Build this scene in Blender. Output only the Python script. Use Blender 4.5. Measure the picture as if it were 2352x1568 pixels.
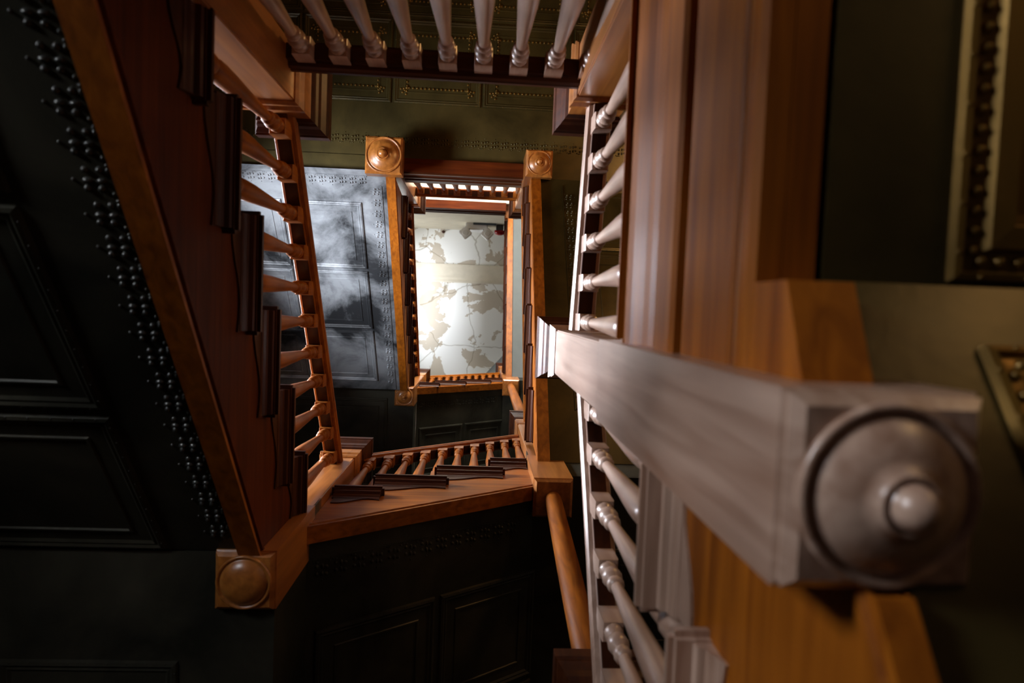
import bpy, bmesh, math, random
from mathutils import Matrix, Vector
random.seed(7)
for o in list(bpy.data.objects): bpy.data.objects.remove(o)
SC = bpy.context.scene
COL = SC.collection
ZO = 1.8            # eye height above the lower hall floor; all z below are heights above the eye

# ------------------------------------------------------------------ camera
def Rm(a, b, c):
    ca, sa, cb, sb, cc, sc = math.cos(a), math.sin(a), math.cos(b), math.sin(b), math.cos(c), math.sin(c)
    Rx = Matrix(((1,0,0),(0,ca,-sa),(0,sa,ca))); Ry = Matrix(((cb,0,sb),(0,1,0),(-sb,0,cb))); Rz = Matrix(((cc,-sc,0),(sc,cc,0),(0,0,1)))
    return Rz @ Ry @ Rx
Rw = Rm(0.0496, -0.0507, 0.0367)            # world -> (right, down, forward)
cam = bpy.data.cameras.new('camera'); camo = bpy.data.objects.new('camera', cam); COL.objects.link(camo)
right, down, fwd = Vector(Rw[0]), Vector(Rw[1]), Vector(Rw[2])
M = Matrix.Identity(4)
for i in range(3):
    M[i][0], M[i][1], M[i][2] = right[i], -down[i], -fwd[i]
M[2][3] = ZO
camo.matrix_world = M
cam.sensor_width = 36; cam.lens = 36*1480/2352; cam.clip_start = 0.02
cam.dof.use_dof = True; cam.dof.focus_distance = 3.4; cam.dof.aperture_fstop = 2.8
SC.camera = camo

# ------------------------------------------------------------------ world and light
SC.view_settings.view_transform = 'Standard'; SC.view_settings.look = 'None'
SC.view_settings.gamma = 1; SC.view_settings.use_curve_mapping = False
SC.view_settings.exposure = -0.35
W = bpy.data.worlds.new('sky'); SC.world = W; W.use_nodes = True
W.node_tree.nodes['Background'].inputs[0].default_value = (.55, .7, 1, 1)
W.node_tree.nodes['Background'].inputs[1].default_value = 1.0
def area(name, loc, aim, sx, sy, power, col):
    l = bpy.data.lights.new(name, 'AREA'); l.shape = 'RECTANGLE'; l.size = sx; l.size_y = sy; l.energy = power; l.color = col
    o = bpy.data.objects.new(name, l); COL.objects.link(o); o.location = (loc[0], loc[1], loc[2]+ZO)
    d = Vector(aim)-Vector(loc); o.rotation_euler = d.to_track_quat('-Z', 'Y').to_euler(); return o
# daylight at the three windows of the stairwell
area('daylight_sky', (-6.0, -.2, 4.6), (-2.0, -.1, 3.2), 3.2, 4.0, 6600, (.84, .88, 1))          # sky seen through the stair window
area('daylight_ground', (-4.6, .7, .3), (-2.0, 0, 3.2), 2.4, 2.4, 2100, (.90, .94, 1))         # sunlit ground outside it
area('daylight_hall_window', (-2.16, -1.25, .29), (0, -1.25, .29), .68, 1.25, 160, (.92, .94, 1))
area('daylight_upper_window', (-.1, -2.7, 6.3), (-.1, 0, 6.3), 1.0, 1.7, 560, (1, .96, .9))
area('daylight_attic_window', (-2.16, -.1, 9.7), (0, -.1, 9.7), 1.4, 1.4, 62, (.98, .99, 1))

# ------------------------------------------------------------------ materials
MAT = {}
def base_mat(name):
    m = bpy.data.materials.new(name); m.use_nodes = True; MAT[name] = m
    nt = m.node_tree; return m, nt, nt.nodes, nt.links, nt.nodes['Principled BSDF']
def wood(name, axis, c1, c2, rough=.5, coat=.05, sc=1.0, spec=.2):
    m, nt, N, L, b = base_mat(name)
    tc = N.new('ShaderNodeTexCoord'); mp = N.new('ShaderNodeMapping')
    s = [38*sc]*3; s[axis] = 2.2*sc; mp.inputs['Scale'].default_value = s
    n = N.new('ShaderNodeTexNoise'); n.inputs['Scale'].default_value = 1; n.inputs['Detail'].default_value = 5; n.inputs['Distortion'].default_value = .6
    n2 = N.new('ShaderNodeTexNoise'); n2.inputs['Scale'].default_value = 3.1; n2.inputs['Detail'].default_value = 2
    r = N.new('ShaderNodeValToRGB'); r.color_ramp.elements[0].position = .3; r.color_ramp.elements[1].position = .72
    r.color_ramp.elements[0].color = (*c1, 1); r.color_ramp.elements[1].color = (*c2, 1)
    mx = N.new('ShaderNodeMixRGB'); mx.blend_type = 'MULTIPLY'; mx.inputs[0].default_value = .45
    r2 = N.new('ShaderNodeValToRGB'); r2.color_ramp.elements[0].position = .32; r2.color_ramp.elements[0].color = (.35, .32, .3, 1); r2.color_ramp.elements[1].position = .6
    L.new(tc.outputs['Object'], mp.inputs[0]); L.new(mp.outputs[0], n.inputs['Vector']); L.new(tc.outputs['Object'], n2.inputs['Vector'])
    L.new(n.outputs[0], r.inputs[0]); L.new(n2.outputs[0], r2.inputs[0]); L.new(r.outputs[0], mx.inputs[1]); L.new(r2.outputs[0], mx.inputs[2])
    L.new(mx.outputs[0], b.inputs['Base Color'])
    bp = N.new('ShaderNodeBump'); bp.inputs['Strength'].default_value = .12; bp.inputs['Distance'].default_value = .004
    L.new(n.outputs[0], bp.inputs['Height']); L.new(bp.outputs[0], b.inputs['Normal'])
    b.inputs['Specular IOR Level'].default_value = spec; b.inputs['Roughness'].default_value = rough; b.inputs['Coat Weight'].default_value = coat; b.inputs['Coat Roughness'].default_value = .3
    return m
OAK1, OAK2 = (.20, .050, .003), (.42, .125, .008)
wood('newel_oak_z', 2, (.30, .092, .014), (.58, .215, .040), .36, .9, 1.0, .5)
for i, a in enumerate('xyz'): wood('worn_oak_'+a, i, (.34, .195, .13), (.60, .42, .32), .36, .8, 1.0, .5)  # paler copy of the oak, cool window light and sheen put into its colour
for i, a in enumerate('xyz'):
    wood('oak_'+a, i, OAK1, OAK2)
    wood('mahogany_'+a, i, (.06, .009, .001), (.125, .024, .002), .55, .0, 1.0, .1)
    wood('walnut_'+a, i, (.032, .007, .002), (.075, .019, .004), .42, .1)
def tin(name, c_dark, c_light, lo, hi, metallic, rough, scale=2.4):
    m, nt, N, L, b = base_mat(name)
    tc = N.new('ShaderNodeNewGeometry')
    n = N.new('ShaderNodeTexNoise'); n.inputs['Scale'].default_value = scale; n.inputs['Detail'].default_value = 7; n.inputs['Roughness'].default_value = .62; n.inputs['Distortion'].default_value = .5
    r = N.new('ShaderNodeValToRGB'); r.color_ramp.elements[0].position = lo; r.color_ramp.elements[1].position = hi
    r.color_ramp.elements[0].color = (*c_dark, 1); r.color_ramp.elements[1].color = (*c_light, 1)
    n2 = N.new('ShaderNodeTexNoise'); n2.inputs['Scale'].default_value = 60; n2.inputs['Detail'].default_value = 2
    bp = N.new('ShaderNodeBump'); bp.inputs['Strength'].default_value = .1; bp.inputs['Distance'].default_value = .003
    L.new(tc.outputs['Position'], n.inputs['Vector']); L.new(tc.outputs['Position'], n2.inputs['Vector'])
    L.new(n.outputs[0], r.inputs[0]); L.new(r.outputs[0], b.inputs['Base Color']); L.new(n2.outputs[0], bp.inputs['Height']); L.new(bp.outputs[0], b.inputs['Normal'])
    b.inputs['Metallic'].default_value = metallic; b.inputs['Roughness'].default_value = rough
    if name == 'tin_dark': b.inputs['Specular IOR Level'].default_value = .2
    return m
tin('tin_gold', (.10, .055, .010), (.26, .145, .026), .35, .7, .6, .36)
tin('tin_dark', (.022, .022, .016), (.075, .070, .048), .35, .7, .2, .45)
tin('tin_olive', (.034, .026, .007), (.10, .073, .021), .35, .7, .35, .36)
tin('tin_silver', (.026, .028, .032), (.36, .385, .42), .40, .60, .35, .45, 2.0)
tin('tin_ornament', (.05, .053, .05), (.10, .10, .09), .35, .7, .5, .25)
def plain(name, col, rough=.6, metallic=0, emit=None, es=0, bump=0):
    m, nt, N, L, b = base_mat(name)
    tc = N.new('ShaderNodeTexCoord'); n = N.new('ShaderNodeTexNoise'); n.inputs['Scale'].default_value = 9; n.inputs['Detail'].default_value = 4
    r = N.new('ShaderNodeValToRGB'); r.color_ramp.elements[0].color = (*[c*.82 for c in col], 1); r.color_ramp.elements[1].color = (*[min(1, c*1.1) for c in col], 1)
    L.new(tc.outputs['Object'], n.inputs['Vector']); L.new(n.outputs[0], r.inputs[0]); L.new(r.outputs[0], b.inputs['Base Color'])
    b.inputs['Roughness'].default_value = rough; b.inputs['Metallic'].default_value = metallic
    if emit: b.inputs['Emission Color'].default_value = (*emit, 1); b.inputs['Emission Strength'].default_value = es
    return m
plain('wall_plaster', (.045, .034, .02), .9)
plain('cream_plaster', (.80, .74, .58), .8)
plain('grey_plaster', (.10, .11, .105), .85)
plain('cream_board', (.66, .60, .46), .7)
plain('hall_floor', (.06, .024, .010), .7)
plain('floor_boards', (.16, .075, .03), .5)
plain('white_paint', (.75, .74, .70), .5)
plain('white_plastic', (.88, .88, .86), .4)
plain('dark_gap', (.01, .01, .01), .6)
plain('grey_metal', (.07, .09, .11), .4, .4)
plain('red_lens', (.35, .004, .006), .2)
plain('brass', (.45, .28, .08), .35, 1)
plain('lamp_glass', (.9, .8, .6), .4, 0, (1, .62, .25), 6)
# ceiling: white paint peeling from a beige ground, with cracks
m, nt, N, L, b = base_mat('peeling_ceiling')
tc = N.new('ShaderNodeTexCoord')
n = N.new('ShaderNodeTexNoise'); n.inputs['Scale'].default_value = 1.9; n.inputs['Detail'].default_value = 6; n.inputs['Roughness'].default_value = .6; n.inputs['Distortion'].default_value = .35
r = N.new('ShaderNodeValToRGB'); r.color_ramp.interpolation = 'CONSTANT'; r.color_ramp.elements[0].color = (.80, .80, .74, 1); r.color_ramp.elements[1].position = .525; r.color_ramp.elements[1].color = (.50, .44, .34, 1)
v = N.new('ShaderNodeTexVoronoi'); v.feature = 'DISTANCE_TO_EDGE'; v.inputs['Scale'].default_value = 1.3
r2 = N.new('ShaderNodeValToRGB'); r2.color_ramp.elements[0].position = 0; r2.color_ramp.elements[0].color = (.55, .52, .46, 1); r2.color_ramp.elements[1].position = .012; r2.color_ramp.elements[1].color = (1, 1, 1, 1)
mx = N.new('ShaderNodeMixRGB'); mx.blend_type = 'MULTIPLY'; mx.inputs[0].default_value = 1
nd = N.new('ShaderNodeTexNoise'); nd.inputs['Scale'].default_value = 4
mv = N.new('ShaderNodeMixRGB'); mv.inputs[0].default_value = .12
L.new(tc.outputs['Object'], n.inputs['Vector']); L.new(tc.outputs['Object'], nd.inputs['Vector']); L.new(tc.outputs['Object'], mv.inputs[1]); L.new(nd.outputs['Color'], mv.inputs[2]); L.new(mv.outputs[0], v.inputs['Vector'])
L.new(n.outputs[0], r.inputs[0]); L.new(v.outputs['Distance'], r2.inputs[0]); L.new(r.outputs[0], mx.inputs[1]); L.new(r2.outputs[0], mx.inputs[2]); L.new(mx.outputs[0], b.inputs['Base Color']); b.inputs['Roughness'].default_value = .8
# clear window glass
m = bpy.data.materials.new('window_glass'); m.use_nodes = True; MAT['window_glass'] = m; N = m.node_tree.nodes; L = m.node_tree.links
N.remove(N['Principled BSDF']); tr = N.new('ShaderNodeBsdfTransparent'); gl = N.new('ShaderNodeBsdfGlossy'); gl.inputs['Roughness'].default_value = .05
ms = N.new('ShaderNodeMixShader'); ms.inputs[0].default_value = .05
L.new(tr.outputs[0], ms.inputs[1]); L.new(gl.outputs[0], ms.inputs[2]); L.new(ms.outputs[0], N['Material Output'].inputs[0])

# ------------------------------------------------------------------ helpers
ORG = {}
def thing(name, label, cat, loc, group=None):
    o = bpy.data.objects.new(name, None); COL.objects.link(o); o.empty_display_size = .1
    o.location = (loc[0], loc[1], loc[2]+ZO); o['label'] = label; o['category'] = cat
    if group: o['group'] = group
    ORG[o.name] = Vector(loc); return o
def org(parent): return ORG[parent.name] if parent else Vector((0, 0, -ZO))
def link(name, me, parent, matrix=None):
    o = bpy.data.objects.new(name, me); COL.objects.link(o)
    if parent: o.parent = parent; ORG[o.name] = ORG[parent.name]
    else: ORG[o.name] = Vector((0, 0, -ZO))
    if matrix is not None: o.matrix_local = matrix
    return o
def mesh(name, V, F, mat, parent=None, smooth=False, bevel=0):
    O = org(parent); me = bpy.data.meshes.new(name)
    me.from_pydata([tuple(Vector(v)-O) for v in V], [], F)
    bm = bmesh.new(); bm.from_mesh(me); bmesh.ops.recalc_face_normals(bm, faces=bm.faces)
    if bevel:
        bmesh.ops.bevel(bm, geom=[e for e in bm.edges if len(e.link_faces) == 2 and e.calc_face_angle(0) > .5], offset=bevel, segments=2, affect='EDGES', clamp_overlap=True)
    bm.to_mesh(me); bm.free(); me.materials.append(MAT[mat])
    if smooth:
        for p in me.polygons: p.use_smooth = True
    return link(name, me, parent)
class MB:
    def __init__(s): s.V = []; s.F = []
    def add(s, V, F):
        n = len(s.V); s.V += [tuple(v) for v in V]; s.F += [tuple(i+n for i in f) for f in F]
    def box(s, x0, x1, y0, y1, z0, z1):
        s.add([(x, y, z) for z in (z0, z1) for x, y in ((x0, y0), (x1, y0), (x1, y1), (x0, y1))], [(0,1,2,3),(7,6,5,4),(0,4,5,1),(1,5,6,2),(2,6,7,3),(3,7,4,0)])
    def loft(s, rings, close=True):
        n = len(rings[0]); V = [p for r in rings for p in r]; F = []
        for k in range(len(rings)-1):
            for i in range(n): j = (i+1) % n; F.append((k*n+i, k*n+j, (k+1)*n+j, (k+1)*n+i))
        if close: F.append(tuple(range(n))); F.append(tuple(range((len(rings)-1)*n, len(rings)*n)))
        s.add(V, F)
    def lathe(s, prof, cx, cy, seg=24, squash=None):     # prof: (r, z)
        s.loft([[(cx+r*math.cos(2*math.pi*i/seg), cy+r*math.sin(2*math.pi*i/seg), z) for i in range(seg)] for r, z in prof])
    def square(s, prof, cx, cy):   # prof: (half, z)
        s.loft([[(cx-h, cy-h, z), (cx+h, cy-h, z), (cx+h, cy+h, z), (cx-h, cy+h, z)] for h, z in prof])
    def dome(s, c, rx, ry, h, seg=8, rings=2):
        V = [(c[0]+rx*math.cos(2*math.pi*i/seg)*math.cos(a), c[1]+ry*math.sin(2*math.pi*i/seg)*math.cos(a), c[2]+h*math.sin(a)) for a in [k*math.pi/2/rings for k in range(rings)] for i in range(seg)] + [(c[0], c[1], c[2]+h)]
        F = []
        for k in range(rings-1):
            for i in range(seg): j = (i+1) % seg; F.append((k*seg+i, k*seg+j, (k+1)*seg+j, (k+1)*seg+i))
        t = len(V)-1
        for i in range(seg): F.append(((rings-1)*seg+i, (rings-1)*seg+(i+1) % seg, t))
        s.add(V, F)
    def build(s, name, mat, parent=None, **k): return mesh(name, s.V, s.F, mat, parent, **k)
    def raw(s, name, mat, smooth=False):
        me = bpy.data.meshes.new(name); me.from_pydata(s.V, [], s.F)
        bm = bmesh.new(); bm.from_mesh(me); bmesh.ops.recalc_face_normals(bm, faces=bm.faces); bm.to_mesh(me); bm.free(); me.materials.append(MAT[mat])
        if smooth:
            for p in me.polygons: p.use_smooth = True
        return me
def struct(o, label=None):
    o['kind'] = 'structure'
    if label: o['label'] = label
    return o
class Frame:      # s runs along the flight, t points away from the open well
    def __init__(f, ox, oy, s, t, ax): f.ox, f.oy, f.s, f.t, f.ax = ox, oy, s, t, ax
    def p(f, s, t, z): return (f.ox+s*f.s[0]+t*f.t[0], f.oy+s*f.s[1]+t*f.t[1], z)
    def extrude(f, poly, t0, t1):      # poly in (s, z), extruded along t
        n = len(poly); V = [f.p(s, t0, z) for s, z in poly]+[f.p(s, t1, z) for s, z in poly]
        return V, [tuple(range(n)), tuple(range(2*n-1, n-1, -1))]+[(i, (i+1) % n, n+(i+1) % n, n+i) for i in range(n)]
    def sweep(f, prof, s0, s1, zf, dt0=0, dt1=0):       # prof in (t, dz) swept along the line zf(s)
        n = len(prof); V = [f.p(s0, t+dt0, zf(s0)+d) for t, d in prof]+[f.p(s1, t+dt1, zf(s1)+d) for t, d in prof]
        return V, [tuple(range(n)), tuple(range(2*n-1, n-1, -1))]+[(i, (i+1) % n, n+(i+1) % n, n+i) for i in range(n)]
    def box(f, s0, s1, t0, t1, z0, z1):
        mb = MB(); a = f.p(s0, t0, z0); b = f.p(s1, t1, z1)
        mb.box(min(a[0], b[0]), max(a[0], b[0]), min(a[1], b[1]), max(a[1], b[1]), z0, z1); return mb.V, mb.F

XL, XR, YB = -.647, .343, .808
YT1, YT2, YT3, YNB = -.70, -.943, -1.267, .142
FL = lambda: Frame(XL, 0, (0, 1), (-1, 0), 'y')
FM = lambda: Frame(0, YB, (1, 0), (0, 1), 'x')
FN = lambda: Frame(XR, 0, (0, -1), (1, 0), 'y')
def FT(y): return Frame(0, y, (1, 0), (0, -1), 'x')
WX0, WX1, WY0, WY1 = -2.0, 1.7, -2.6, 2.2
TOP = 10.8

# ------------------------------------------------------------------ room shell
def wall(name, axis, c, th, a0, a1, z0, z1, hole=None, mat='wall_plaster', label=None):
    mb = MB()
    def b(u0, u1, w0, w1):
        if axis == 'x': mb.box(min(c, c+th), max(c, c+th), u0, u1, w0, w1)
        else: mb.box(u0, u1, min(c, c+th), max(c, c+th), w0, w1)
    if hole:
        h0, h1, k0, k1 = hole
        b(a0, a1, z0, k0); b(a0, a1, k1, z1); b(a0, h0, k0, k1); b(h1, a1, k0, k1)
    else: b(a0, a1, z0, z1)
    return struct(mb.build(name, mat), label)
def wall2(name, axis, c, th, a0, a1, z0, z1, holes, mat='wall_plaster', label=None):
    mb = MB(); zs = z0
    def b(u0, u1, w0, w1):
        if axis == 'x': mb.box(min(c, c+th), max(c, c+th), u0, u1, w0, w1)
        else: mb.box(u0, u1, min(c, c+th), max(c, c+th), w0, w1)
    for h0, h1, k0, k1 in holes:
        b(a0, a1, zs, k0); b(a0, h0, k0, k1); b(h1, a1, k0, k1); zs = k1
    b(a0, a1, zs, z1)
    return struct(mb.build(name, mat), label)
WIN1 = (-.6, .5, 2.45, 3.95); WIN3 = (-.8, .6, 9.0, 10.4); WIN4 = (-1.9, -.6, -.07, .65); WIN2 = (-.6, .4, 5.45, 7.15)
wall2('wall_left', 'x', WX0, -.15, WY0-.15, WY1+.15, -ZO, TOP, [WIN4, WIN1, WIN3], label='dim stairwell wall with three windows beside the left flights')
wall('wall_right', 'x', WX1, .15, WY0-.15, WY1+.15, -ZO, TOP, label='dim stairwell wall behind the right flights')
wall2('wall_back', 'y', WY0, -.15, WX0, WX1, -ZO, TOP, [WIN2], label='dim stairwell wall behind the landings')
wall('wall_front', 'y', WY1, .15, WX0, WX1, -ZO, TOP, label='dim stairwell wall behind the lower flights')
mb = MB(); mb.box(WX0, WX1, WY0, WY1, -ZO-.1, -ZO); struct(mb.build('floor', 'hall_floor'), 'lower hall floor of brown boards')
mb = MB(); mb.box(WX0-.15, WX1+.15, WY0-.15, WY1+.15, TOP, TOP+.15); ceiling = struct(mb.build('ceiling', 'peeling_ceiling'), 'white ceiling with paint peeling off in beige patches')
def window(n, axis, c, th, hole, label):
    a0, a1, z0, z1 = hole; mid = c+th/2
    def bx(mb, u0, u1, w0, w1, d):
        if axis == 'x': mb.box(mid-d, mid+d, u0, u1, w0, w1)
        else: mb.box(u0, u1, mid-d, mid+d, w0, w1)
    mb = MB(); e = .05
    bx(mb, a0, a1, z0, z0+e, .04); bx(mb, a0, a1, z1-e, z1, .04); bx(mb, a0, a0+e, z0+e, z1-e, .04); bx(mb, a1-e, a1, z0+e, z1-e, .04)
    w = struct(mb.build('window_%d' % n, 'white_paint'), label)
    am, zm = (a0+a1)/2, (z0+z1)/2
    mb = MB(); bx(mb, am-.012, am+.012, z0+e, z1-e, .015); mb.build('mullion', 'white_paint', w)
    mb = MB(); bx(mb, a0+e, a1-e, zm-.015, zm+.015, .02); mb.build('meeting_rail', 'white_paint', w)
    for u0, u1 in ((a0+e, am-.012), (am+.012, a1-e)):
        for w0, w1 in ((z0+e, zm-.015), (zm+.015, z1-e)):
            mb = MB(); bx(mb, u0, u1, w0, w1, .002); mb.build('pane', 'window_glass', w)
window(1, 'x', WX0, -.15, WIN1, 'sash window in the left wall above the first flight')
window(2, 'y', WY0, -.15, WIN2, 'sash window on the second landing')
window(3, 'x', WX0, -.15, WIN3, 'sash window high in the left wall under the ceiling')

window(4, 'x', WX0, -.15, WIN4, 'sash window low in the left wall of the hall')
# top of the well: header wall, ceiling band, cut corner
mb = MB(); mb.box(WX0, WX1, -1.45, -1.285, 8.1, TOP); struct(mb.build('wall_top', 'cream_board'), 'cream painted wall above the top landing beam')
band = MB(); band.box(WX0, WX1, -.70, -.43, TOP-.025, TOP); bo = struct(band.build('trim_1', 'cream_board'), 'flat cream band across the ceiling')
for y0, y1, d in ((-.715, -.70, .035), (-.51, -.495, .035), (-.445, -.43, .045), (-.43, -.41, .02)):
    mb = MB(); mb.box(WX0, WX1, y0, y1, TOP-d, TOP); o = mb.build('moulding', 'cream_board', bo)
mb = MB()
P4 = [(.10, 1.12), (.47, .70), (1.7, .70), (1.7, 2.2), (.10, 2.2)]
mb.loft([[(x, y, 9.3) for x, y in P4], [(x, y, TOP) for x, y in P4]]); struct(mb.build('wall_corner', 'grey_plaster'), 'grey plaster wall cutting off a corner of the top ceiling')

# ------------------------------------------------------------------ stair component builders
def wm(ax, k='oak'): return k+'_'+ax
# balusters share one mesh, one metre long, scaled in height
def baluster_mesh(name, mat):
    mb = MB(); h = .0255
    mb.square([(h, 0), (h, .13)], 0, 0); mb.square([(h-.002, .905), (h, .91), (h, 1.0)], 0, 0)
    prof = [(.020, .125), (.025, .136), (.025, .146), (.016, .156), (.020, .170), (.0265, .186), (.0275, .20), (.024, .214), (.0195, .220), (.0245, .228), (.0265, .255), (.0275, .30), (.026, .38), (.022, .50), (.018, .63), (.0145, .74),
            (.0138, .770), (.0195, .776), (.0215, .788), (.0195, .800), (.0145, .806), (.0145, .812), (.022, .820), (.0255, .838), (.0235, .858), (.0155, .868), (.0155, .874), (.0215, .882), (.0235, .893), (.0225, .908)]
    seg = 14
    mb.loft([[(r*math.cos(2*math.pi*i/seg), r*math.sin(2*math.pi*i/seg), z) for i in range(seg)] for r, z in prof], close=True)
    me = mb.raw(name, mat)
    for p in me.polygons:
        p.use_smooth = len(p.vertices) == 4 and p.area < .0012
    me.set_sharp_from_angle(angle=.75)
    return me
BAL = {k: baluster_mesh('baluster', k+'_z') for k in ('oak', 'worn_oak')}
def baluster(parent, x, y, z0, z1, k):
    O = org(parent); b = link('baluster', BAL[k], parent); b.location = Vector((x, y, z0))-O; b.scale = (1, 1, z1-z0); return b
RAIL = [(-.022, 0), (.022, 0), (.022, .012), (.034, .016), (.038, .026), (.034, .036), (.038, .042), (.038, .056), (.024, .072), (0, .078), (-.024, .072), (-.038, .056), (-.038, .042), (-.034, .036), (-.038, .026), (-.034, .016), (-.022, .012)]
def balustrade(fr, name, label, s0, s1, zf, bal, group=None, dt0=0, dt1=0, mat='oak', rail=None):
    zz = zf((s0+s1)/2); loc = fr.p((s0+s1)/2, 0, min(b[1] for b in bal))
    t = thing(name, label, 'balustrade', loc, group)
    V, F = fr.sweep(RAIL, s0, s1, zf, dt0, dt1); mesh('handrail', V, F, wm(fr.ax, rail or mat), t)
    fil = [(-.021, -.006), (.021, -.006), (.021, .001), (-.021, .001)]
    V, F = fr.sweep(fil, s0, s1, zf, dt0, dt1); mesh('rail_fillet', V, F, wm(fr.ax, 'walnut'), t)
    for s, zb in bal:
        q = fr.p(s, dt0+(dt1-dt0)*(s-s0)/(s1-s0), 0); baluster(t, q[0], q[1], zb, zf(s)+.012, mat)
    return t
def newel(x, y, zb, z0, label, block_top=None, wide=0, group='stair newel posts', drop=True, hw=.08, wd='newel_oak_z', cap=True, button=True):
    t = thing('newel_post', label, 'newel post', (x, y, zb), group)
    mb = MB(); mb.square([(hw-.003, zb+.1), (hw-.003, z0)], x, y); mb.build('post', wd, t, bevel=.004)
    mb = MB()
    bt = block_top or zb+.45
    if wide:
        mb.square([(wide-.012, zb), (wide, zb+.012), (wide, zb+.10), (wide-.012, zb+.125), (wide-.03, zb+.16), (hw+.002, zb+.2), (hw+.002, zb+.26)], x, y)
    else:
        h = hw+.006; mb.square([(h-.013, zb), (h-.003, zb+.010), (h-.005, zb+.013), (h-.005, zb+.017), (h, zb+.020), (h, bt)], x, y)
    mb.build('base_block', wd, t)
    if drop:
        k = (wide or hw)/.08*1.04
        pr = [(.074, .012), (.0755, -.004), (.072, -.0075), (.068, -.004), (.066, .0), (.062, -.006), (.050, -.016), (.036, -.022), (.0255, -.024), (.025, -.030), (.0215, -.032), (.0205, -.027), (.0185, -.028), (.0175, -.038), (.0135, -.046), (.007, -.050), (.001, -.051)]
        if not button: pr = pr[:8]+[(.020, -.0245), (.001, -.0255)]
        mb = MB(); mb.lathe([(r*k, zb+d*k) for r, d in pr], x, y, 40); mb.build('pendant_drop', wd, t, smooth=True)
    if not cap: return t
    mb = MB(); c = hw
    mb.square([(c, z0-.01), (c+.008, z0), (c+.008, z0+.012), (c+.003, z0+.02), (c+.014, z0+.035), (c+.014, z0+.05), (c+.004, z0+.06)], x, y); mb.build('collar', wd, t)
    mb = MB(); mb.square([(c+.003, z0+.055), (c+.003, z0+.16)], x, y); mb.build('neck_block', wd, t)
    mb = MB(); mb.square([(c+.002, z0+.15), (c+.012, z0+.16), (c+.012, z0+.175), (c+.018, z0+.185), (c+.022, z0+.205), (c+.034, z0+.225), (c+.034, z0+.232), (c+.04, z0+.238), (c+.04, z0+.275), (c+.02, z0+.29), (.02, z0+.33)], x, y); mb.build('cap', 'walnut_z', t)
    return t

# ---- embossed tin soffits
PLAINPROF = [(0, 0), (.003, .010), (.012, .013), (.020, .007), (.026, .009), (.034, .003), (.072, .003), (.075, .007), (.081, .007), (.084, .002)]
def rect_profile(name, w, h, prof, mat):
    mb = MB(); rings = [[(i, i, c), (w-i, i, c), (w-i, h-i, c), (i, h-i, c)] for i, c in prof]
    mb.loft(rings, close=False); n = len(mb.V); mb.F.append((n-4, n-3, n-2, n-1)); return mb.raw(name, mat)
def fleur_mesh(mat):
    mb = MB()
    for a in (.024, .050):
        for bb in (-.0205, .0160): mb.dome((a+(.006 if bb > 0 else 0), bb, 0), .0074, .0074, .008)
        mb.dome((a+.002, 0, 0), .0105, .006, .008)
    mb.dome((.077, 0, 0), .004, .004, .005, 6)
    mb.dome((.008, -.030, 0), .0045, .0045, .005, 6); mb.dome((.010, -.019, 0), .004, .007, .005, 6); mb.dome((.012, .027, 0), .004, .005, .004, 6)
    return mb.raw('fleur_ornament', mat, True)
FLEUR = {m: fleur_mesh(m) for m in ('tin_dark', 'tin_olive', 'tin_silver', 'tin_ornament', 'tin_gold')}
def egg_ring(name, x0, x1, y0, y1, mat, pitch=.026, r=.0095, h=.014, corners=True):
    mb = MB()
    def run(ax, ay, bx, by):
        L_ = math.hypot(bx-ax, by-ay); n = max(2, int(L_/pitch))
        for i in range(n): k = (i+.5)/n; mb.dome((ax+(bx-ax)*k, ay+(by-ay)*k, 0), r, r, h, 6)
    run(x0, y0, x1, y0); run(x1, y0, x1, y1); run(x1, y1, x0, y1); run(x0, y1, x0, y0)
    for cx, cy, sx, sy in () if not corners else ((x0, y0, -1, -1), (x1, y0, 1, -1), (x1, y1, 1, 1), (x0, y1, -1, 1)):
        for a in (10, 45, 80):
            for d in (.022, .042): mb.dome((cx+sx*d*math.cos(math.radians(a)), cy+sy*d*math.sin(math.radians(a)), 0), .010, .010, .011, 6)
        mb.dome((cx, cy, 0), .014, .014, .018, 6)
    return mb.raw(name, mat, True)
ORNPROF = [(0, 0), (.003, .010), (.010, .012), (.014, .004), (.034, .006), (.038, .016), (.062, .018), (.066, .004), (.078, .002), (.13, .002), (.133, .008), (.14, .008), (.143, .002)]
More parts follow.
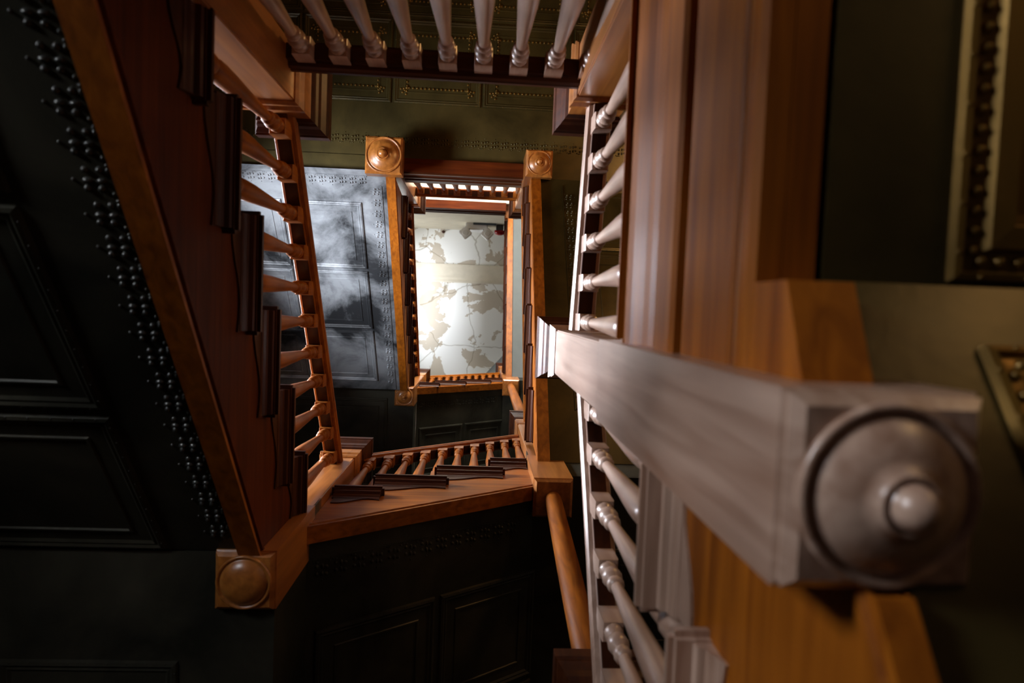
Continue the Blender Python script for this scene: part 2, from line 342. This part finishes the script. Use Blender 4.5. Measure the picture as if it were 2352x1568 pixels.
def soffit(fr, parent, s0, s1, t0, t1, a, b, mat, panels=(), fleur=None, fleur_row=None, ornate=False, beads=True, orn=None, th=.02):
    """metal sheet under a flight: plane z = a + b*s seen from below"""
    V, F = fr.extrude([(s0, a+b*s0), (s1, a+b*s1), (s1, a+b*s1+th), (s0, a+b*s0+th)], t0, t1)
    so = mesh('soffit', V, F, mat, parent)
    O = org(parent); orn = orn or mat
    c = 1/math.sqrt(1+b*b)
    es = Vector(fr.p(1, 0, 0))-Vector(fr.p(0, 0, 0)); es.z = b; es.normalize()
    et = Vector(fr.p(0, 1, 0))-Vector(fr.p(0, 0, 0)); en = es.cross(et)
    if en.z > 0: en = -en
    def mat_at(s, t, vs=es, vt=et):
        p = Vector(fr.p(s, t, a+b*s))-O
        m_ = Matrix.Identity(4)
        for i in range(3): m_[i][0], m_[i][1], m_[i][2], m_[i][3] = vt[i], vs[i], en[i], p[i]
        return m_
    cache = {}
    for (sa, sb, ta, tb) in panels:
        w, h = tb-ta, (sb-sa)/c; key = (round(w, 3), round(h, 3))
        if key not in cache: cache[key] = (rect_profile('panel', w, h, ORNPROF if ornate == 2 else PLAINPROF, orn if ornate == 2 else mat), (egg_ring('egg_moulding', .024, w-.024, .024, h-.024, orn, .022, .008, .013, False) if ornate == 2 else egg_ring('egg_moulding', .105, w-.105, .09, h-.09, orn)) if ornate else None,
                                           egg_ring('bead_moulding', .006, w-.006, .006, h-.006, orn, .05, .0045, .015, False) if beads else None)
        pm, em, bm_ = cache[key]; mm = mat_at(sa, ta)
        link('panel', pm, so, mm)
        if em: link('egg_moulding', em, so, mm)['kind'] = 'stuff'
        if bm_: link('bead_moulding', bm_, so, mm)['kind'] = 'stuff'
    if fleur:
        t_at, sa, sb, pitch = fleur; n = int((sb-sa)/pitch)
        for i in range(n): link('fleur_ornament', FLEUR[orn], so, mat_at(sa+pitch*(i+.5), t_at))
        mb = MB(); mb.box(0, .004, 0, (sb-sa)/c, 0, .005); link('bead_strip', mb.raw('bead_strip', mat), so, mat_at(sa, t_at-.002))
    if fleur_row:
        s_at, ta, tb, pitch, sg = fleur_row; n = int((tb-ta)/pitch)
        for i in range(n): link('fleur_ornament', FLEUR[orn], so, mat_at(s_at, ta+pitch*(i+.5), et, es*sg))
        mb = MB(); mb.box(0, .004, 0, tb-ta, 0, .005); link('bead_strip', mb.raw('bead_strip', mat), so, mat_at(s_at, ta, et, es*sg))
    return so

def flight(fr, name, label, s0, s1, a, b, treads, going, tw, smat='oak', group='stair flights', sf=-.04, te=-.078, tm='walnut'):
    """string z = a + b*s underneath, treads = [(nose s, top z)]"""
    t = thing(name, label, 'stair flight', fr.p((s0+s1)/2, 0, a+b*s0), group)
    poly = [(s0, a+b*s0), (s1, a+b*s1)]
    up = []
    for k, (n, z) in enumerate(treads):
        e = treads[k+1][0] if k+1 < len(treads) else s1
        up += [(max(n+.02, s0), z-.03), (min(e+.02, s1), z-.03)]
    poly += up[::-1]
    V, F = fr.extrude(poly, sf, .015); mesh('string', V, F, wm(fr.ax, smat), t)
    V, F = fr.sweep([(sf-.003, -.006), (.018, -.006), (.018, .006), (sf-.003, .006)], s0, s1, lambda s: a+b*s); mesh('string_edge', V, F, wm(fr.ax), t)
    # beads along the string's lower edge
    V, F = fr.sweep([(sf-.006, .02), (sf-.006, .032), (sf, .036), (sf, .016)], s0, s1, lambda s: a+b*s); mesh('string_bead', V, F, wm(fr.ax, smat), t)
    for k, (n, z) in enumerate(treads):
        e = min(n+going+.075, s1); n_ = max(n, s0)
        if e-n_ < .03: continue
        V, F = fr.box(n_, e, te, tw, z-.03, z); tr = mesh('tread', V, F, wm(fr.ax, tm), t, bevel=.009)
        # moulded return under the tread end
        pr = [(-.066, -.03), (-.064, -.042), (-.054, -.046), (-.052, -.058), (-.047, -.066), (-.046, -.078), (-.039, -.078), (-.039, -.03)]
        pr = [(x+sf+.04, d) for x, d in pr]; V, F = fr.sweep(pr, n_+.012, e-.012, lambda s: z); mesh('return_moulding', V, F, wm(fr.ax, tm), tr)
        # scrolled bracket board on the string face
        L_ = e-n_-.03; pts = [(n_+.02, z-.076)]
        for i in range(9):
            u = i/8; pts.append((n_+.02+L_*u, z-.082-.055*(1-u)**1.5-.012*math.sin(u*math.pi*2.2)))
        pts.append((n_+.02+L_, z-.076))
        V, F = fr.extrude(pts, sf-.005, sf+.0005); mesh('bracket', V, F, wm(fr.ax, tm), tr)
        V, F = fr.box(n+.03, n+.045, .016, tw, z-.16, z-.031); mesh('riser', V, F, wm(fr.ax, tm), t)
    return t
def platform(name, label, x0, x1, y0, y1, zb, zt, mat, group=None, panels=()):
    x0, x1, y1 = max(x0, WX0+.012), min(x1, WX1-.012), min(y1, WY1-.012)
    t = thing(name, label, 'landing', ((x0+x1)/2, (y0+y1)/2, zb), group)
    mb = MB(); mb.box(x0, x1, y0, y1, zt-.03, zt); mb.build('floor_boards', 'floor_boards', t)
    mb = MB(); mb.box(x0, x1, y0, y1, zb+.021, zt-.031); mb.build('joists', 'tin_dark' if 'tin' in mat else mat, t)
    soffit(FM(), t, x0, x1, y0-YB, y1-YB, zb, 0, mat, panels=panels)
    return t
def two_per_tread(treads, lo, hi, off=(.055, .178)):
    r_ = []
    for n, z in treads:
        for o in off:
            if lo < n+o < hi: r_.append((n+o, z))
    return r_

# ------------------------------------------------------------------ first storey
# flight L : along the left side, climbing towards the bottom of the picture
fr = FL()
TL_ = [(-.716, 1.40), (-.471, 1.563), (-.227, 1.727), (.017, 1.89), (.262, 2.053), (.509, 2.222)]
f1 = flight(fr, 'stair_flight', 'dark left flight with moulded tread ends and orange lower edge, nearest on the left', -.60, .73, 1.345, .688, TL_, .245, 1.30, smat='mahogany')
soffit(fr, f1, -.60, .73, .02, 1.34, 1.372, .688, 'tin_dark', panels=[(-.61+.45*k, -.61+.45*k+.43, .225+.56*j, .225+.56*j+.53) for k in range(3) for j in range(2)], fleur=(.028, -.58, .72, .0575), orn='tin_ornament')
balustrade(fr, 'balustrade', 'orange brown turned balusters and moulded rail along the left flight', -.585, .73, lambda s: 2.46+.65*s, two_per_tread(TL_, -.56, .72), 'stair balustrades')
# flight M : along the lower side of the picture, climbing to the right
fr = FM()
TM_ = [(-.684, 2.60), (-.434, 2.785), (-.184, 2.97), (.065, 3.152)]
f2 = flight(fr, 'stair_flight', 'short orange flight climbing to the right at the bottom', -.567, .263, 2.585, .70, TM_, .25, 1.3)
soffit(fr, f2, -.567, .263, .02, 1.39, 2.612, .70, 'tin_dark', panels=[(-.54+.42*k, -.54+.42*k+.40, .34+.5*j, .34+.5*j+.48) for k in range(2) for j in range(2)], fleur=(.09, -.55, .25, .0575), orn='tin_dark')
balustrade(fr, 'balustrade', 'row of ten orange turned balusters above the short bottom flight', -.567, .263, lambda s: 3.70+.79*s, [(-.53+.0875*i, [z for n, z in TM_ if n <= -.53+.0875*i][-1]) for i in range(9)]+[(.245, 3.152)], 'stair balustrades')
# flight N : along the right side, climbing towards the top of the picture
fr = FN()
TN_ = [(-.72+.228*k, 3.4975+.1775*k) for k in range(7)]
f3 = flight(fr, 'stair_flight', 'orange edged right flight rising to the second landing', -.73, .865, 3.595, .75, TN_, .228, 1.3)
soffit(fr, f3, -.73, .865, .02, 1.345, 3.62, .75, 'tin_olive', panels=[(-.55+.46*k, -.55+.46*k+.44, .27+.56*j, .27+.56*j+.53) for k in range(3) for j in range(2)], fleur=(.16, -.5, .82, .0575), orn='tin_olive')
balustrade(fr, 'balustrade', 'turned balusters and rail along the upper right flight', -.73, .865, lambda s: 4.66+.7785*s, two_per_tread(TN_, -.7, .84), 'stair balustrades')
# corner platforms
platform('corner_landing', 'dark corner landing at the lower left under the newel with dark drop', WX0, XL+.079, YB-.075, WY1, 1.87, 2.41, 'tin_dark', 'quarter landings', [(-1.86, -1.36, .25, .75), (-1.34, -.84, .25, .75)])
platform('corner_landing', 'dark corner landing at the lower right behind the round column', XR-.079, WX1, YB-.075, WY1, 2.83, 3.325, 'tin_dark', 'quarter landings', [(.6, 1.1, .25, .75)])

# landing of the first floor: gallery on the right (A) and across the top (T)
def fascia(fr, name, label, s0, s1, zb, zf, depth, soff, mat='oak', full=True):
    t = thing(name, label, 'landing', fr.p((s0+s1)/2, 0, zb), 'gallery landings')
    if full:
        H_ = zf-zb
        def strip(nm, pr, k='oak'):
            V, F = fr.sweep(pr, s0, s1, lambda s: zb); mesh(nm, V, F, wm(fr.ax, k), t)
        strip('fascia', [(-.012, 0), (.025, 0), (.025, H_-.03), (-.012, H_-.03)])
        strip('lower_bead', [(-.013, 0), (-.041, 0), (-.047, .012), (-.049, .026), (-.047, .038), (-.041, .042), (-.013, .042)])
        strip('panel_board', [(-.013, .054), (-.042, .054), (-.046, .060), (-.046, .235), (-.042, .240), (-.013, .240)])
        strip('upper_strip', [(-.013, .254), (-.052, .254), (-.058, .262), (-.058, .345), (-.054, .350), (-.013, .352)])
        strip('cove_moulding', [(-.013, .385), (-.046, .385), (-.052, .404), (-.055, .43), (-.062, .45), (-.068, .47), (-.070, H_-.032), (-.013, H_-.031)])
    V, F = fr.box(s0, s1, -.062-.02*full, depth, zf-.03, zf); mesh('floor_boards', V, F, wm(fr.ax), t, bevel=.012)
    return t
Z1 = 1.235
# right gallery, s = -Y from big newel to the top right newel
fr = FN()
A = fascia(fr, 'gallery_landing', 'broad brown moulded landing edge close overhead on the right', -(YNB-.082), .645, .70, Z1, 1.34, None)
soffit(fr, A, .045, 2.57, .034, 1.34, .70, 0.0, 'tin_olive', panels=[(.05+.62*k, .05+.62*k+.6, .175+.62*j, .175+.62*j+.6) for k in range(3) for j in range(2)], ornate=2, orn='tin_gold')
mb = MB(); mb.box(XR-.08, WX1-.015, WY0+.03, -.646, Z1-.03, Z1); mb.build('corner_floor', 'floor_boards', A)
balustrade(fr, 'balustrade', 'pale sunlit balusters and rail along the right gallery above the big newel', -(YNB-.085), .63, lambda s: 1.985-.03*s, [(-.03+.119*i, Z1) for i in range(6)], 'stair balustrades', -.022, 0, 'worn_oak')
# top gallery
fr = FT(YT1)
T1 = fascia(fr, 'gallery_landing', 'landing edge beyond the top of the picture carrying the row of balusters', XL+.08, XR-.08, .70, Z1, 1.87, None)
mb = MB(); mb.box(WX0+.012, XR, WY0+.012, YT1-.035, .69, .70); mb.build('soffit', 'tin_dark', T1)
mb = MB(); mb.box(WX0+.012, XL+.08, YT1-1.87, YT1-.04, Z1-.03, Z1); mb.build('side_floor', 'floor_boards', T1)
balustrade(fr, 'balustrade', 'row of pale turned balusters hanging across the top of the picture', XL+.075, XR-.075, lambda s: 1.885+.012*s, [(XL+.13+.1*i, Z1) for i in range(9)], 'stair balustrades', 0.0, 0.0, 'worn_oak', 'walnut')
# flight B : short steps down from the big newel
fr = FN()
TB_ = [(-.75, .87), (-.49, 1.05)]
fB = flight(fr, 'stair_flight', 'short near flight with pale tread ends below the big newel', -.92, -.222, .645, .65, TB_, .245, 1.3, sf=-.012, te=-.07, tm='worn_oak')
V, F = fr.extrude([(-.06, .578), (.04, .622), (.04, .70), (-.06, .70)], -.043, .025); mesh('string_end', V, F, 'oak_y', fB)
soffit(fr, fB, -.92, .045, .027, 1.345, .66, .65, 'tin_olive', panels=[(-.46, -.02, .175, .775), (-.92, -.48, .175, .775)], orn='tin_gold', ornate=2)
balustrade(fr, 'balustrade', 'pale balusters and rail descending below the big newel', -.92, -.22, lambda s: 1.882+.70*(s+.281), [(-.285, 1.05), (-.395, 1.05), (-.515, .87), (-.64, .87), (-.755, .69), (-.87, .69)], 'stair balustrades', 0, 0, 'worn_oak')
platform('corner_landing', 'dark corner landing at the lower right of the near short flight', XR-.045, WX1, .96, WY1, .12, .69, 'tin_dark', 'quarter landings')

# newels of the first storey
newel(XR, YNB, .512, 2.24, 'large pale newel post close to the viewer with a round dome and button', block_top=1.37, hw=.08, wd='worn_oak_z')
newel(XL, -.665, .50, 1.97, 'newel post at the upper left with bluish face and dark stepped cap')
newel(XR, -.72, .50, 1.955, 'newel post at the top right corner, pale edge beside the row of balusters')
newel(XL, YB, 1.84, 3.06, 'newel post at the lower left with dark round drop and brightly lit side', button=False)
newel(XR, YB, 2.7276, 4.10, 'newel post at the lower right, standing on the round column', drop=False)
newel(XR, 1.0, .10, 1.36, 'newel post at the bottom edge below the round column', drop=False)
# round columns between stacked newels
def column(p0, p1, r0, r1, label):
    t = thing('column', label, 'column', p0, 'round columns between newels')
    a, b_ = Vector(p0), Vector(p1); d = (b_-a).normalized(); u = d.cross(Vector((1, 0, 0))).normalized(); v_ = d.cross(u)
    mb = MB(); L_ = (b_-a).length; sg = 24
    def ring(h, r_): c = a+d*h; return [tuple(c+u*r_*math.cos(2*math.pi*i/sg)+v_*r_*math.sin(2*math.pi*i/sg)) for i in range(sg)]
    mb.loft([ring(0.0, r0*1.02), ring(L_*.1, r0), ring(L_*.5, (r0+r1)/2+.002), ring(L_*.96, r1), ring(L_, r1*.94)]); mb.build('shaft', 'oak_z', t, smooth=True)
    mb = MB(); mb.loft([ring(-.0, r0*1.25), ring(.02, r0*1.25), ring(.03, r0*1.05)]); mb.build('foot_ring', 'oak_z', t)
    return t
column((XR, 1.0, 1.685), (XR, YB, 2.735), .042, .036, 'large round wooden column leaning up to the lower right newel')
column((XR, YB, 4.425), (XR, YB-.01, 6.615), .045, .038, 'small pale round column above the lower right newel')

# ------------------------------------------------------------------ second storey
Z2 = 4.75
fr = FT(YT2)
T2 = thing('gallery_landing', 'second landing with embossed olive ceiling panels below its floor', 'landing', (0, YT2, 4.42), 'gallery landings')
V, F = fr.sweep([(-.045, 0), (.045, 0), (.045, Z2-4.42-.03), (-.045, Z2-4.42-.03)], XL+.08, XR-.08, lambda s: 4.42); mesh('fascia', V, F, 'mahogany_x', T2)
for d0, d1, dt in ((.02, .05, .054), (.16, .19, .052), (.235, .30, .056)):
    V, F = fr.sweep([(-.045, d0-.008), (-dt, d0), (-dt, d1), (-.045, d1+.008)], XL+.08, XR-.08, lambda s: 4.42); mesh('moulding', V, F, 'walnut_x', T2)
mb = MB(); mb.box(WX0+.012, WX1-.012, WY0+.012, YT2+.055, Z2-.03, Z2); mb.build('floor_boards', 'floor_boards', T2)
soffit(fr, T2, WX0+.012, WX1-.012, .047, -WY0+YT2-.012, 4.475, 0, 'tin_olive', panels=[(-1.85+.605*k, -1.85+.605*k+.59, .42+.575*j, .42+.575*j+.56) for k in range(6) for j in range(2)], ornate=True, orn='tin_gold')
# fleur band along that landing
so2 = [c for c in T2.children if c.name.startswith('soffit')][0]
for i in range(52):
    m_ = Matrix.Identity(4); p = Vector((-1.9+.0675*i, YT2-.135, 4.475))-ORG[T2.name]
    m_[0][0], m_[1][0] = 0, -1; m_[0][1], m_[1][1] = 1, 0; m_[2][2] = -1
    for j in range(3): m_[j][3] = p[j]
    link('fleur_ornament', FLEUR['tin_olive'], so2, m_)
mb = MB(); mb.box(WX0+.012, XL-.03, YT2-.06, YT2+.05, 4.462, Z2-.031); mb.build('edge_board', 'tin_olive', T2)
mb = MB(); mb.box(XR+.03, WX1-.012, YT2-.06, YT2+.05, 4.462, Z2-.031); mb.build('edge_board', 'tin_olive', T2)
balustrade(fr, 'balustrade', 'small balusters against the bright plaster on the second landing', XL+.08, XR-.08, lambda s: 5.38, [(-.52+.0975*i, Z2) for i in range(9)], 'stair balustrades')
fr = FL()
TL2_ = [(-.82+.25*k, 4.925+.18*k) for k in range(6)]
f4 = flight(fr, 'stair_flight', 'upper left flight seen beyond the pale panelled soffit', -.863, .73, 5.02, .724, TL2_, .25, 1.3)
soffit(fr, f4, -.893, .73, .02, 1.34, 5.05, .724, 'tin_silver', panels=[(-.70+.455*k, -.70+.455*k+.44, .20+.55*j, .20+.55*j+.53) for k in range(3) for j in range(2)], fleur=(.055, -.80, .72, .0675), fleur_row=(-.86, .15, 1.3, .0675, 1), orn='tin_silver')
balustrade(fr, 'balustrade', 'distant balusters and rail along the upper left flight', -.863, .73, lambda s: 6.22+.72*s, two_per_tread(TL2_, -.84, .7), 'stair balustrades')
fr = FM()
TM2_ = [(-.684, 6.22), (-.434, 6.42), (-.184, 6.62), (.065, 6.82)]
f5 = flight(fr, 'stair_flight', 'short distant flight climbing right below the ceiling', -.567, .263, 6.44, .76, TM2_, .25, 1.3)
soffit(fr, f5, -.567, .263, .02, 1.39, 6.47, .76, 'tin_dark', panels=[(-.54+.42*k, -.54+.42*k+.40, .34+.5*j, .34+.5*j+.48) for k in range(2) for j in range(2)], fleur=(.09, -.55, .25, .0575), orn='tin_dark')
balustrade(fr, 'balustrade', 'tiny balusters and rail above the short distant flight', -.567, .263, lambda s: 7.55+.80*s, [(-.50+.08*i, [z for n, z in TM2_ if n <= -.50+.08*i][-1]) for i in range(10)], 'stair balustrades')
fr = FN()
TN2_ = [(-.72+.235*k, 7.20+.165*k) for k in range(8)]
f6 = flight(fr, 'stair_flight', 'bright orange distant flight at the right edge of the ceiling', -.73, 1.187, 7.33, .62, TN2_, .235, 1.3)
soffit(fr, f6, -.73, 1.187, .02, 1.345, 7.36, .62, 'grey_plaster')
balustrade(fr, 'balustrade', 'distant balusters and rail on the topmost right flight', -.73, 1.187, lambda s: 8.30+.70*s, two_per_tread(TN2_, -.7, 1.17), 'stair balustrades')
platform('corner_landing', 'dim panelled corner landing left of the distant newel', WX0, XL+.079, YB-.075, WY1, 5.80, 6.04, 'tin_dark', 'quarter landings', [(-1.86, -1.36, .03, .55), (-1.34, -.80, .03, .55)])
platform('corner_landing', 'distant corner landing at the right under the topmost flight', XR-.079, WX1, YB-.075, WY1, 6.66, 7.02, 'tin_dark', 'quarter landings')
newel(XL, YT2, 4.166, 5.62, 'orange newel post with a wide square foot and round drop at the second landing', wide=.117)
newel(XR, YT2, 4.166, 5.62, 'smaller orange newel post with round drop at the right of the second landing')
newel(XL, YB, 5.721, 6.86, 'small orange newel post with carved round drop at the distant lower left')
newel(XR, YB, 6.61, 8.0, 'small newel post with the pale column under it', drop=False)
# top landing
fr = FT(YT3)
T3 = thing('gallery_landing', 'topmost brown landing beam below the cream wall and bright plaster', 'landing', (0, YT3, 7.86), 'gallery landings')
V, F = fr.sweep([(-.08, 0), (.017, 0), (.017, .238), (-.08, .238)], WX0+.012, XR-.08, lambda s: 7.86); mesh('fascia', V, F, 'mahogany_x', T3)
V, F = fr.sweep([(-.08, .15), (-.095, .17), (-.095, .21), (-.105, .23), (-.105, .235), (-.08, .238)], WX0+.012, XR-.08, lambda s: 7.86); mesh('moulding', V, F, 'walnut_x', T3)
mb = MB(); mb.box(WX0+.012, WX1-.012, WY0+.012, YT3-.021, 7.93, 8.05); mb.build('plaster_soffit', 'cream_plaster', T3)
mb = MB(); mb.box(WX0+.012, WX1-.012, WY0+.012, YT3-.03, 8.051, 8.098); mb.build('floor_boards', 'floor_boards', T3)
newel(XR, YT3+.063, 8.044, 8.45, 'distant orange newel post at the top landing corner', drop=False, block_top=8.2, cap=False)

# ------------------------------------------------------------------ small fittings at the top
def emergency_light(x, y, z):
    t = thing('emergency_light', 'white twin headed emergency light high on the cream wall', 'emergency light', (x, y, z))
    mb = MB(); mb.box(x-.165, x+.165, y, y+.10, z-.22, z+.16); mb.build('housing', 'white_plastic', t, bevel=.01)
    for sx in (-1, 1):
        c = Vector((x+sx*.165, y+.155, z-.20)); mb = MB()
        u = Vector((math.cos(.7)*1, math.sin(.7)*sx, 0)).normalized(); w = Vector((-u.y, u.x, 0))
        r0 = [c+u*a_+w*b_-Vector((0, 0, .05)) for a_, b_ in ((-.075, -.075), (.075, -.075), (.075, .075), (-.075, .075))]
        r1 = [p+Vector((0, 0, .10)) for p in r0]; mb.loft([r0, r1]); h = mb.build('lamp_head', 'white_plastic', t, bevel=.012)
        mb = MB(); mb.lathe([(.04, c.z-.056), (.045, c.z-.05), (.045, c.z-.04)], c.x, c.y, 16); mb.build('lens', 'white_paint', h)
        mb = MB(); mb.box(min(x+sx*.10, c.x), max(x+sx*.10, c.x), y+.06, y+.16, z-.21, z-.19); mb.build('bracket', 'dark_gap', t)
    mb = MB(); mb.box(x-.05, x+.3, y+.0, y+.03, z-.26, z-.221); mb.build('conduit', 'grey_metal', t)
emergency_light(-.105, -1.285, 10.05)
t = thing('alarm_beacon', 'dark grey fire alarm beacon with a red lens beside the top newel', 'alarm', (.25, -1.285, 9.9))
mb = MB(); mb.box(.195, .305, -1.285, -1.20, 9.9, 10.05); mb.build('body', 'grey_metal', t, bevel=.01)
mb = MB(); mb.loft([[(.25+a_*math.cos(i*math.pi/8), -1.20+d, 9.975+b_*math.sin(i*math.pi/8)) for i in range(16)] for a_, b_, d in ((.08, .08, 0), (.08, .08, .03), (.07, .07, .055), (.03, .03, .07))]); mb.build('lens', 'red_lens', t, smooth=True)
t = thing('ceiling_hook', 'small dark hook hanging where wall and ceiling meet', 'hook', (-.66, -1.24, 10.70))
mb = MB(); mb.lathe([(.025, 10.798), (.025, 10.79), (.008, 10.785), (.008, 10.71), (.012, 10.70), (.002, 10.69)], -.66, -1.24, 10); mb.build('stem', 'walnut_z', t)
mb = MB(); mb.box(-.685, -.635, -1.246, -1.234, 10.72, 10.73); mb.build('crossbar', 'walnut_z', t)

# ------------------------------------------------------------------ lamps of the house
def lamp(name, label, loc, power, col, wallx=None):
    t = thing(name, label, 'wall lamp', loc)
    x, y, z = loc
    mb = MB(); mb.lathe([(.03, z-.02), (.075, z+.01), (.1, z+.07), (.105, z+.12), (.09, z+.17), (.05, z+.2)], x, y, 20); g = mb.build('glass_shade', 'lamp_glass', t, smooth=True)
    mb = MB(); mb.lathe([(.055, z-.05), (.055, z-.025), (.02, z-.02)], x, y, 16); mb.build('holder', 'brass', t)
    mb = MB(); w0, w1 = sorted((x, wallx)); mb.box(w0, w1, y-.012, y+.012, z-.06, z-.036); mb.build('arm', 'brass', t)
    l = bpy.data.lights.new(name, 'POINT'); l.energy = power; l.color = col; l.shadow_soft_size = .12
    o = bpy.data.objects.new('bulb', l); COL.objects.link(o); o.parent = t; o.location = (0, 0, .3)
lamp('wall_lamp', 'warm glass wall lamp low on the right wall of the hall', (1.4, -1.0, .05), 4, (1, .55, .2), WX1)
lamp('wall_lamp', 'warm glass wall lamp on the first landing beyond the picture', (1.45, -1.4, 2.5), 42, (1, .52, .18), WX1)
